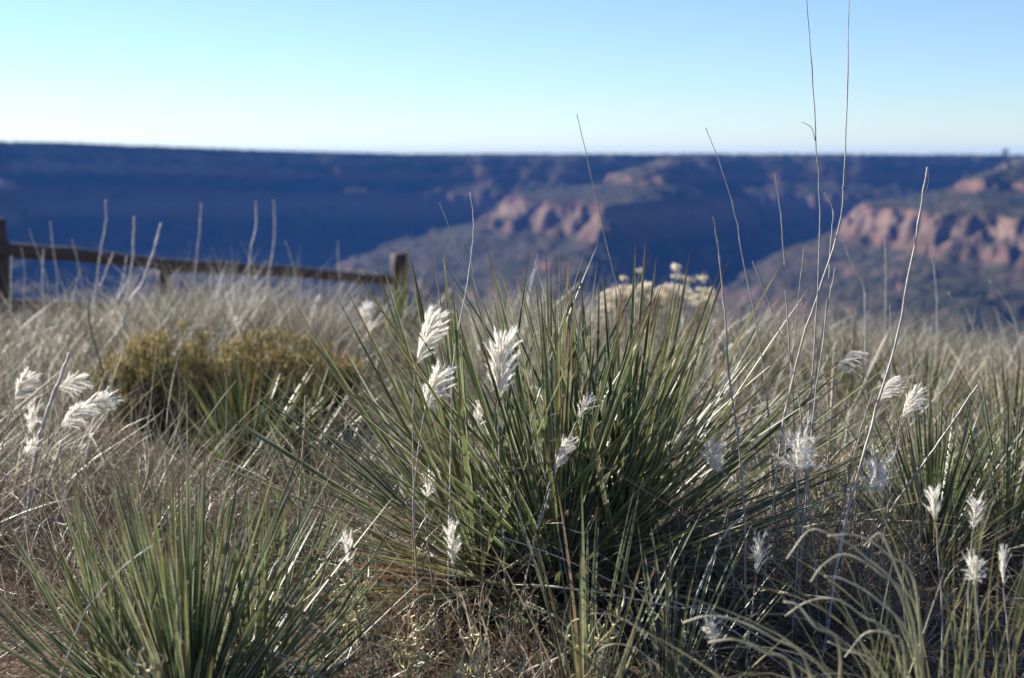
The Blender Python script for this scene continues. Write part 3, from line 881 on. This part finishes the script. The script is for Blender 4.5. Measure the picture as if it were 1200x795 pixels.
SL = [
    ('longest stalk of all, leaving the top edge left of its twin', [(943, -20), (950, 60), (956, 160), (961, 260), (955, 400), (946, 520), (940, 620)], 2.6, .0020, .0008, GREYS, [[(955, 165), (951, 150), (939, 143)], [(957, 192), (953, 184)]]),
    ('second longest stalk, leaving the top edge and bending left lower down', [(995, -20), (994, 60), (990, 190), (984, 262), (960, 340), (935, 420), (915, 520)], 2.62, .0024, .0008, PALE, [[(987, 222), (991, 207), (986, 203)]]),
    ('thick pale stalk leaning right with a frayed top at the right of the sky gap', [(1087, 196), (1078, 250), (1068, 310), (1050, 400), (1030, 470), (1005, 560), (985, 640)], 2.5, .0030, .0014, (0.46, 0.41, 0.36), [[(1084, 230), (1088, 212), (1087, 198)]]),
    ('slender dark tipped stalk bending left above the largest yucca', [(676, 134), (688, 185), (704, 255), (722, 330), (748, 400), (772, 480), (790, 570)], 2.7, .0019, .0006, (0.27, 0.22, 0.19), []),
    ('slender stalk bending left between the cream shrub and the longest stalks', [(827, 150), (843, 190), (860, 245), (874, 320), (890, 400), (902, 500)], 2.75, .0019, .0006, GREYS, []),
    ('straight slim stalk just left of the longest one', [(908, 204), (915, 250), (919, 310), (924, 390), (930, 480)], 2.7, .0018, .0009, GREYS, []),
    ('short blunt stalk right of the cream shrub', [(836, 254), (843, 300), (849, 360), (855, 440), (868, 540), (872, 620)], 2.55, .0024, .0014, GREYS, []),
    ('kinked stalk with a bent tip between the two longest ones', [(966, 226), (976, 248), (973, 290), (970, 350), (962, 420), (952, 500)], 2.65, .0018, .0010, PALE, [[(974, 300), (977, 286)]]),
    ('short stalk at the left foot of the two longest stalks', [(942, 292), (937, 340), (931, 400), (925, 470)], 2.8, .0015, .0008, GREYS, []),
    ('short pale stalk crossing behind the second longest one', [(979, 314), (972, 350), (962, 400), (955, 460)], 2.7, .0018, .0009, PALE, []),
    ('forked stalk leaning left over the right leaves of the largest yucca', [(882, 306), (893, 335), (907, 372), (928, 430), (940, 500)], 2.6, .0018, .0008, PALE, [[(907, 372), (897, 340), (889, 322)]]),
    ('curving white stalk of the crossing pair above the left seed heads', [(551, 226), (555, 260), (553, 295), (545, 345), (533, 410), (529, 470), (528, 560), (526, 640)], 2.55, .0017, .0008, (0.5, 0.46, 0.42), []),
    ('straight stalk of the crossing pair slanting down to the right', [(515, 238), (530, 275), (548, 312), (565, 355), (582, 400), (608, 470), (640, 560)], 2.6, .0014, .0007, GREYS, []),
    ('thin third stalk between the crossing pair', [(551, 290), (556, 330), (572, 400), (590, 470)], 2.62, .0011, .0006, GREYS, []),
    ('fallen pale stalk leaning right in front of the leaning yucca', [(1146, 452), (1120, 490), (1085, 540), (1050, 590), (1020, 640)], 2.75, .0032, .0018, (0.36, 0.31, 0.25), []),
    ('broken stub leaning over the two right edge seed heads', [(1022, 462), (1010, 500), (995, 560), (985, 610)], 2.7, .0018, .0010, GREYS, []),
    ('thick bleached broken stalk between the left seed heads', [(82, 414), (70, 445), (56, 480), (45, 520), (36, 570)], 3.3, .0055, .0035, (0.5, 0.45, 0.42), []),
    ('dark leafless twig standing behind the left seed heads', [(105, 348), (104, 372), (110, 400), (118, 425), (124, 460)], 4.3, .0040, .0022, DARK, []),
    ('pale slanting blade stalk of the lower left yucca pointing up right', [(190, 632), (150, 660), (118, 694), (90, 740)], 2.0, .0012, .0006, GREYS, []),
    ('slanting grass stem rising right from behind the left yucca', [(135, 462), (112, 505), (88, 560), (66, 610)], 3.0, .0014, .0007, PALE, []),
    ('thin vertical stem crossing the wide olive bush', [(262, 425), (266, 460), (264, 520), (262, 570)], 3.2, .0013, .0007, GREYS, []),
    ('thin stem bending left in front of the olive bush', [(186, 428), (197, 470), (212, 520), (226, 560)], 3.2, .0012, .0007, PALE, []),
    ('blunt straw coloured stem standing left of the largest yucca', [(358, 464), (357, 500), (353, 550), (350, 600)], 2.9, .0022, .0018, (0.44, 0.36, 0.24), []),
    ('grey stem ending between the two low leaves left of the largest yucca', [(404, 536), (412, 570), (424, 610), (436, 660)], 2.6, .0011, .0007, GREYS, []),
    ('long grey twig lying slantwise through the bottom of the largest yucca', [(590, 630), (660, 655), (720, 682), (790, 706), (840, 726)], 2.25, .0012, .0009, GREYS, []),
    ('lower grey twig lying almost level across the small bottom yucca', [(625, 686), (700, 694), (790, 712), (850, 724)], 2.2, .0012, .0009, GREYS, []),
    ('rust coloured twig reaching right from the forked seed head stalk', [(585, 556), (620, 546), (650, 540), (682, 532)], 2.5, .0012, .0008, (0.26, 0.14, 0.09), []),
    ('silvery stalk right of the largest yucca leaning right at the bottom', [(872, 604), (850, 625), (832, 660), (810, 720)], 2.3, .0022, .0012, (0.36, 0.36, 0.34), []),
]
for i, s in enumerate(SL):
    stalk(s[0], s[1], s[2], s[3], s[4], s[5], s[6], seed=i)
BL = [
    ('blurred stalk standing highest of the left ones against the canyon', [(124, 234), (124, 262), (117, 300), (113, 335), (112, 370)], 6.0, .0060, .0040),
    ('blurred forked partner right of the highest left stalk', [(133, 296), (122, 325), (110, 350), (108, 372)], 6.0, .0050, .0035),
    ('white blurred stalk left of its slanting twin by the fence', [(158, 254), (156, 300), (150, 345), (147, 380)], 5.6, .0065, .0050),
    ('white blurred stalk slanting right by the fence', [(189, 262), (180, 295), (165, 335), (152, 355)], 5.6, .0065, .0055),
    ('short blurred stalk against the fence left of the white pair', [(149, 300), (144, 330), (136, 355)], 6.2, .0050, .0040),
    ('faint stalk over the hump, left of the other faint ones', [(236, 238), (234, 270), (230, 310), (228, 340)], 6.4, .0045, .0035),
    ('curved faint stalk over the hump by the rail', [(300, 236), (300, 265), (295, 290), (291, 330)], 6.0, .0055, .0040),
    ('straight faint stalk right of the curved one over the hump', [(321, 234), (322, 270), (319, 300), (314, 330)], 6.6, .0050, .0040),
    ('thin bent faint stalk over the hump with a forked tip', [(334, 282), (342, 305), (347, 330), (352, 350)], 6.2, .0035, .0025),
    ('leftmost slim blurred stalk with a small bud', [(59, 260), (62, 290), (67, 320), (68, 350)], 6.2, .0040, .0030),
    ('slanting faint blurred stalk crossing the fence rail', [(34, 268), (44, 295), (54, 325), (58, 355)], 6.4, .0035, .0025),
    ('brownish blurred stub before the fence rail', [(51, 292), (50, 320), (51, 350)], 6.0, .0055, .0050),
    ('grey blurred stub near the left fence post', [(14, 300), (13, 325), (13, 350)], 6.0, .0055, .0045),
    ('faint blurred stalk leaning left near the left post', [(25, 290), (29, 320), (28, 350)], 6.4, .0035, .0025),
    ('faint dark blurred stalk between the highest and the slim one', [(84, 280), (92, 310), (98, 345)], 6.6, .0040, .0025),
    ('short blurred stalk standing right of the fence corner post', [(396, 282), (397, 310), (399, 345)], 7.0, .0035, .0025),
    ('blurred stem in the gap right of the thickest right stalk', [(1088, 282), (1094, 310), (1098, 350), (1098, 380)], 4.8, .0032, .0020),
    ('faint leaning stem near the right edge before the lower ridge', [(1112, 344), (1126, 358), (1138, 375)], 5.2, .0050, .0035),
    ('blurred bent stem right of the kinked stalk', [(988, 282), (1000, 312), (1012, 335), (1014, 370)], 4.4, .0038, .0026),
    ('faint upright blurred stem left of the thickest right stalk', [(1037, 276), (1038, 310), (1038, 350)], 5.0, .0032, .0022),
    ('short pale stem beside the foot of the thickest right stalk', [(1043, 358), (1044, 380), (1045, 410)], 3.4, .0018, .0012),
    ('faint blurred stem at the right edge over the brown ridge', [(1160, 330), (1176, 350), (1190, 380)], 5.4, .0045, .0030),
]
for i, s in enumerate(BL):
    stalk(s[0], s[1], s[2], s[3] * 0.75, s[4] * 0.75, (0.40, 0.36, 0.34), (), group='blurred stalks on the crest', seed=100 + i)

#@@PLUMES
# ------------------------------------------------------------------ white seed plumes
def plume_mesh(seed, nr=40, wide=0.42, up=0.75, sweep=0.25, hairs=110, ragged=0.0):
    """unit height plume, base at the origin, growing along +Z, blown towards +X"""
    rs = np.random.RandomState(seed)
    mb = MB()
    tube(mb, [(0, 0, 0), (0.0, 0, 0.3), (0.03, 0, 0.62)], 0.012, 0.005, (0.45, 0.36, 0.24), n=8, sides=4, rs=rs)
    R0 = []; RD = []; RB = []; RL = []
    for k in range(nr):
        t = (k + rs.rand()) / nr
        b = np.array([0.03 * t * t, 0, 0.02 + 0.52 * t])
        a = k * 2.4 + rs.normal(0, 0.4)
        sp = wide * (1.15 - 0.75 * t) * rs.uniform(0.6, 1.2)
        d = np.array([math.cos(a) * sp + sweep * 0.5, math.sin(a) * sp * 0.8, up])
        R0.append(b); RD.append(d / np.linalg.norm(d))
        RB.append(np.array([sweep * 0.6 + math.cos(a) * 0.25, math.sin(a) * 0.2, rs.uniform(-0.25, 0.05)]) + rs.normal(0, 0.05 + ragged, 3))
        RL.append((0.34 + 0.10 * math.sin(PI * t)) * rs.uniform(0.75, 1.15))
    R0, RD, RB, RL = map(np.array, (R0, RD, RB, RL))
    ribbons(mb, R0, RD, RB, RL, 0.008, vary([(0.62, 0.54, 0.40)], nr, rs), segs=7, rs=rs)
    i = np.repeat(np.arange(nr), hairs); n = len(i)
    t = (rs.uniform(0.06, 1.0, n) ** 0.9)[:, None]
    p = R0[i] + RL[i][:, None] * (RD[i] * t + RB[i] * t * t)
    tan = nrm(RD[i] + 2 * RB[i] * t)
    rad = rs.normal(0, 1, (n, 3)); rad -= tan * (rad * tan).sum(1, keepdims=True); rad = nrm(rad)
    dd = tan + rad * rs.uniform(0.12, 0.55 + ragged, n)[:, None]
    ribbons(mb, p, dd, -rad * 0.12 + rs.normal(0, 0.08 + ragged * 0.5, (n, 3)), rs.uniform(0.06, 0.12, n) * (1 + ragged), rs.uniform(0.0045, 0.009, n),
            vary([(0.93, 0.90, 0.84), (0.90, 0.86, 0.78), (0.94, 0.92, 0.88)], n, rs, 0.05), segs=2, rs=rs, prof=lambda q: 1 - 0.85 * q)
    me = mb.mesh('plume')
    me.materials.append(M_PLUME)
    return me


PK = {   # number of branches, spread, upward, sweep, hairs, raggedness
    'full': (50, 0.36, 0.85, 0.24, 110, 0.0), 'full2': (42, 0.44, 0.8, 0.32, 110, 0.02), 'sym': (56, 0.40, 0.85, 0.03, 110, 0.0),
    'narrow': (26, 0.16, 0.95, 0.05, 90, 0.0), 'small': (26, 0.42, 0.85, 0.2, 90, 0.05),
    'rag': (36, 0.7, 0.6, 0.1, 120, 0.4), 'fan': (26, 0.36, 0.9, 0.0, 90, 0.08), 'blown': (26, 0.5, 0.6, 0.9, 90, 0.05),
}


def plume_for(kind, seed, far):
    rs = np.random.RandomState(seed * 7 + 5)
    a, b, c, d, e, f = PK[kind]
    q = 0.6 if far else 1.0
    return plume_mesh(seed, int(a * q * rs.uniform(0.75, 1.15)), b * rs.uniform(0.75, 1.25), c, d * rs.uniform(0.6, 1.3) + rs.normal(0, 0.04), int(e * q), max(0, f + rs.uniform(-0.02, 0.05)))


def plume_grass(label, px, py, hpx, tilt, kind, d0, path, group, r=0.0013, leaf=True, seed=0, wide=1.0, col=(0.36, 0.31, 0.27), flip=False, yaw=0.0):
    """px,py: base of the plume in the photo; path: further stem points down"""
    rs = np.random.RandomState(900 + seed)
    base = at(px, py, d0)
    W_ = [base] + [at(a, b, d0) for a, b in path]
    a_, b_ = W_[-2], W_[-1]
    z0 = Hs(b_[0], d0)
    if b_[2] > z0 + 0.02:
        u = nrm((b_ - a_)[None])[0]
        k = (b_[2] - z0) / max(0.4, -u[2])
        W_.append(np.array([b_[0] + u[0] * k * 0.5, d0, z0 - 0.01]))
    foot = W_[-1]
    root = thing('silver_bluestem', label, 'seed head', (foot[0], foot[1], z0), group)
    mb = MB()
    tube(mb, W_[::-1], r * 1.25, r * 0.8, col, n=26, sides=5, jit=r * 0.3, node=5, rs=rs)
    build(mb, 'stem', M_STALK, root)
    if leaf:
        mb = MB(); P_ = spline(W_[::-1], 12)
        for k in range(3):
            b = P_[rs.randint(1, 8)]; s = rs.choice([-1, 1])
            ribbons(mb, b[None], np.array([[0.35 * s, rs.normal(0, 0.3), 1.0]]), np.array([[0.45 * s, 0.1, -0.35]]), np.array([rs.uniform(0.10, 0.2)]), np.array([0.0026]),
                    vary([(0.36, 0.3, 0.22), (0.25, 0.15, 0.1)], 1, rs), segs=9, vee=0.4, wig=0.06, rs=rs)
        build(mb, 'leaf_blades', M_GRASS, root)
    o = link('plume', plume_for(kind, 40 + seed, d0 > 4.2), None, root)
    h = hpx * (1.25 if group == G2 else 1.08) / F * d0
    wide *= 0.8
    o.location = [float(q) for q in (base - np.array(root.location))]
    o.rotation_euler = (0.0, math.radians(tilt), rs.uniform(-0.3, 0.3) + yaw + (PI if flip else 0)) if False else (0.0, math.radians(tilt), 0.0)
    o.rotation_euler = (Matrix.Rotation(math.radians(tilt), 4, 'Y') @ Matrix.Rotation(yaw + (PI if flip else 0) + rs.uniform(-0.4, 0.4), 4, 'Z')).to_euler()
    o.scale = (h * wide, h * wide, h)
    return root


G1 = 'white seed heads of silver grass near the large yucca'
G2 = 'white seed heads at the left edge'
G3 = 'small blurred white seed heads in the background'
PL = [
    ('tall white plume at the top left of the largest yucca, higher of the left two', 487, 430, 72, 14, 'full', 2.55, [(484, 480), (484, 560), (487, 640), (490, 720)], G1, 1.0),
    ('white plume just below the highest left one, with a dark bent blade across it', 497, 485, 62, 16, 'full2', 2.5, [(490, 530), (484, 590), (487, 650), (492, 720)], G1, 1.0),
    ('largest symmetrical white plume, before the middle of the largest yucca', 584, 474, 84, 2, 'sym', 2.55, [(585, 530), (589, 600), (592, 680), (594, 740)], G1, 0.95),
    ('small plume hidden behind the stem left of the symmetrical one', 562, 500, 32, -6, 'small', 2.7, [(564, 540), (563, 600), (565, 670)], G1, 0.9),
    ('small plume at the tip of the long forked stalk', 677, 492, 34, 22, 'small', 2.5, [(660, 530), (640, 590), (620, 660), (605, 730)], G1, 1.1),
    ('rounded small plume lower on the forked stalk, behind a purple stem', 648, 553, 44, 18, 'full2', 2.48, [(634, 600), (622, 650), (612, 710), (606, 760)], G1, 0.85),
    ('stubby white plume left of the forked stalk above dead leaves', 498, 588, 38, 10, 'small', 2.6, [(500, 630), (506, 680), (510, 740)], G1, 1.0),
    ('pale plume opening like a fan left of the centre above the curly herb', 410, 672, 48, -4, 'fan', 2.35, [(414, 700), (420, 740), (426, 780)], G1, 0.8),
    ('narrow closed cream plume low in the centre', 531, 668, 56, -4, 'narrow', 2.4, [(536, 700), (540, 750)], G1, 1.1),
    ('dim ragged plume low among the right leaves of the largest yucca', 840, 556, 46, -12, 'rag', 2.6, [(850, 600), (858, 660)], G1, 0.7),
    ('large ragged round plume right of the largest yucca', 934, 556, 48, 0, 'rag', 2.5, [(936, 600), (934, 660), (930, 720)], G1, 1.0),
    ('plume blown sideways to the right on a stem beside the tall bare stalks', 978, 432, 38, 35, 'blown', 2.75, [(975, 480), (970, 540), (962, 620)], G1, 1.0),
    ('half hidden plume behind the thick pale stalk', 1029, 470, 38, 22, 'blown', 2.8, [(1018, 510), (1006, 560), (996, 620)], G1, 0.9),
    ('plume at the left of the leaning yucca, right of the thick pale stalk', 1056, 492, 42, 22, 'full2', 2.75, [(1048, 540), (1040, 600), (1032, 660)], G1, 0.9),
    ('dim round plume at the upper left of the right edge yucca', 1026, 580, 46, 4, 'rag', 2.6, [(1024, 620), (1018, 680)], G1, 0.8),
    ('solitary fan shaped plume over dark shade at the lower right', 886, 676, 52, 3, 'fan', 2.35, [(882, 710), (876, 760)], G1, 0.75),
    ('slender dim plume before the right edge yucca, leftmost of its four', 1097, 615, 46, -12, 'narrow', 2.2, [(1100, 660), (1104, 720)], G1, 1.5),
    ('upright dim plume before the right edge yucca, second of its four', 1140, 624, 42, 4, 'narrow', 2.2, [(1136, 670), (1134, 730)], G1, 1.2),
    ('low dim ragged plume before the right edge yucca, third of its four', 1142, 682, 32, -6, 'rag', 2.1, [(1146, 720), (1150, 780)], G1, 0.8),
    ('dim plume at the right border, last of the four before the yucca', 1176, 690, 50, -4, 'fan', 2.1, [(1180, 730), (1184, 790)], G1, 0.6),
    ('leftmost white plume, alone at the left border', 16, 470, 34, 24, 'full', 3.3, [(8, 500), (0, 540), (-6, 600)], G2, 1.2),
    ('white plume behind the thick bleached stalk, blown to the right', 66, 456, 34, 62, 'full2', 3.35, [(60, 490), (54, 540), (50, 590)], G2, 1.0),
    ('longest plume of the left group, lying almost level to the right', 88, 482, 44, 66, 'full', 3.2, [(76, 510), (60, 560), (50, 610)], G2, 1.0),
    ('round plume below the level one in the left group', 70, 502, 36, 40, 'full2', 3.15, [(56, 530), (44, 560), (36, 600)], G2, 1.1),
    ('thin frayed dim plume left of the bleached stalk foot', 36, 506, 26, 6, 'rag', 3.3, [(34, 540), (28, 590)], G2, 0.7),
    ('lowest faint plume of the left group', 30, 535, 22, 30, 'rag', 3.2, [(24, 570), (20, 610)], G2, 0.6),
    ('upper of two blurred white heads before the fence post yucca', 424, 378, 26, 12, 'full', 5.4, [(424, 400), (424, 430)], G3, 1.2),
    ('lower of two blurred white heads before the fence post yucca', 432, 391, 17, 4, 'small', 5.3, [(432, 410), (430, 440)], G3, 1.2),
    ('single blurred white head above the wide olive bush', 273, 386, 17, 10, 'small', 5.2, [(266, 400), (260, 430)], G3, 1.4),
    ('tiny blurred head above the leftmost plume', 68, 404, 12, 10, 'small', 5.0, [(66, 420), (64, 450)], G3, 1.3),
    ('tiny blurred head beside the dark leafless twig', 99, 416, 14, 0, 'small', 4.8, [(98, 430), (96, 460)], G3, 1.2),
    ('tiny blurred head below the left end of the rail end', 372, 357, 11, 0, 'small', 6.4, [(372, 370), (371, 400)], G3, 1.3),
    ('faint blurred head behind the leaves left of the symmetrical plume', 560, 416, 13, 0, 'small', 4.6, [(560, 430), (560, 460)], G3, 1.2),
    ('large dim blurred head near the bottom edge left of the curling grass', 836, 757, 34, -10, 'rag', 2.2, [(840, 790), (842, 810)], G1, 0.8),
]
for i, p in enumerate(PL):
    far_ = p[6] > 4.2
    plume_grass(p[0], p[1], p[2], p[3] * 1.12, p[4], p[5], p[6], p[7], p[8], r=0.0024 if far_ else (0.0018 if p[6] > 3 else 0.0013), leaf=not far_, seed=i, wide=p[9],
                flip=False)

#@@FENCE
# ------------------------------------------------------------------ fence
def post_pts(px, top, d0):
    a = at(px, top, d0)
    return a, Hs(a[0], d0)


FP = [(-4, 260, 8.6, 0.055), (192, 317, 10.0, 0.05), (468, 300, 12.2, 0.075)]
tp = [post_pts(p[0], p[1], p[2]) for p in FP]
root = thing('wooden_fence', 'dark log rail fence at the left before the canyon, partly sunk behind grass', 'fence', (tp[0][0][0], tp[0][0][1], tp[0][1]))
for (a, g), p in zip(tp, FP):
    mb = MB()
    tube(mb, [(a[0], a[1], g - 0.3), (a[0] + 0.01, a[1], (g + a[2]) / 2), (a[0], a[1], a[2] - 0.01), tuple(a)], p[3], p[3] * 0.97, (0.2, 0.14, 0.1), n=8, sides=12)
    build(mb, 'post', M_WOOD, root)
R1 = [at(-330, 270, 6.6), at(0, 293, 8.55), at(192, 310, 9.95), at(468, 330, 12.15)]
for i in range(3):
    mb = MB(); a, b = R1[i], R1[i + 1]
    tube(mb, [a + (a - b) * 0.02, (a + b) / 2 + np.array([0, 0.02, 0.01]), b + (b - a) * 0.02], 0.047, 0.040, (0.2, 0.14, 0.1), n=12, sides=10, jit=0.003)
    build(mb, 'top_rail', M_WOOD, root)
    if i > 1: continue
    mb = MB(); o_ = np.array([0.01, 0.01, -0.34])
    tube(mb, [a + o_, (a + b) / 2 + o_, b + o_], 0.045, 0.038, (0.2, 0.14, 0.1), n=12, sides=10, jit=0.003)
    build(mb, 'lower_rail', M_WOOD, root)

#@@LIGHT
# ------------------------------------------------------------------ haze
hz = bpy.data.meshes.new('haze')
S_ = 5300.0; zb, ztop = -262.0, 26.0
vs = [(sx * S_, sy * S_, z) for z in (zb, ztop) for sy in (-1, 1) for sx in (-1, 1)]
hz.from_pydata(vs, [], [(0, 2, 3, 1), (4, 5, 7, 6), (0, 1, 5, 4), (2, 6, 7, 3), (0, 4, 6, 2), (1, 3, 7, 5)])
hm, nt, out = new_mat('haze')
pv = nt.nodes.new('ShaderNodeVolumePrincipled')
pv.inputs['Color'].default_value = (0.08, 0.30, 1.0, 1)
pv.inputs['Density'].default_value = 0.000085
pv.inputs['Anisotropy'].default_value = 0.0
nt.links.new(pv.outputs[0], out.inputs['Volume'])
tag(link('haze', hz, hm), kind='stuff')
bpy.data.objects['haze']['label'] = 'thin blue air haze filling the canyon'

# ------------------------------------------------------------------ light
AZ = math.radians(-56)      # to the left of the view direction
EL = math.radians(27)
sdir = Vector((math.sin(AZ) * math.cos(EL), math.cos(AZ) * math.cos(EL), math.sin(EL)))
sl = bpy.data.lights.new('sun', 'SUN')
sl.energy = 5.0; sl.angle = math.radians(0.53); sl.color = (1.0, 0.94, 0.85)
so = bpy.data.objects.new('sun', sl); COL.objects.link(so)
so.rotation_euler = sdir.to_track_quat('Z', 'Y').to_euler()

w = bpy.data.worlds.new('World'); scene.world = w; w.use_nodes = True
nt = w.node_tree
bg = nt.nodes['Background']
sky = nt.nodes.new('ShaderNodeTexSky')
sky.sky_type = 'NISHITA'; sky.sun_disc = False
sky.sun_elevation = EL
sky.sun_rotation = AZ
sky.altitude = 900; sky.air_density = 1.0; sky.dust_density = 0.0; sky.ozone_density = 2.0
tint = nt.nodes.new('ShaderNodeVectorMath'); tint.operation = 'MULTIPLY'
tint.inputs[1].default_value = (0.85, 0.985, 1.22)      # cool white balance of the clear winter sky
nt.links.new(sky.outputs[0], tint.inputs[0]); nt.links.new(tint.outputs[0], bg.inputs[0])
bg.inputs[1].default_value = 0.051

vs_ = scene.view_settings
vs_.view_transform = 'Standard'; vs_.look = 'None'; vs_.exposure = 1.36; vs_.gamma = 1.0
vs_.use_curve_mapping = False
scene.cycles.max_bounces = 12
scene.cycles.diffuse_bounces = 6
scene.cycles.transmission_bounces = 12
scene.cycles.transparent_max_bounces = 4
scene.cycles.volume_bounces = 1
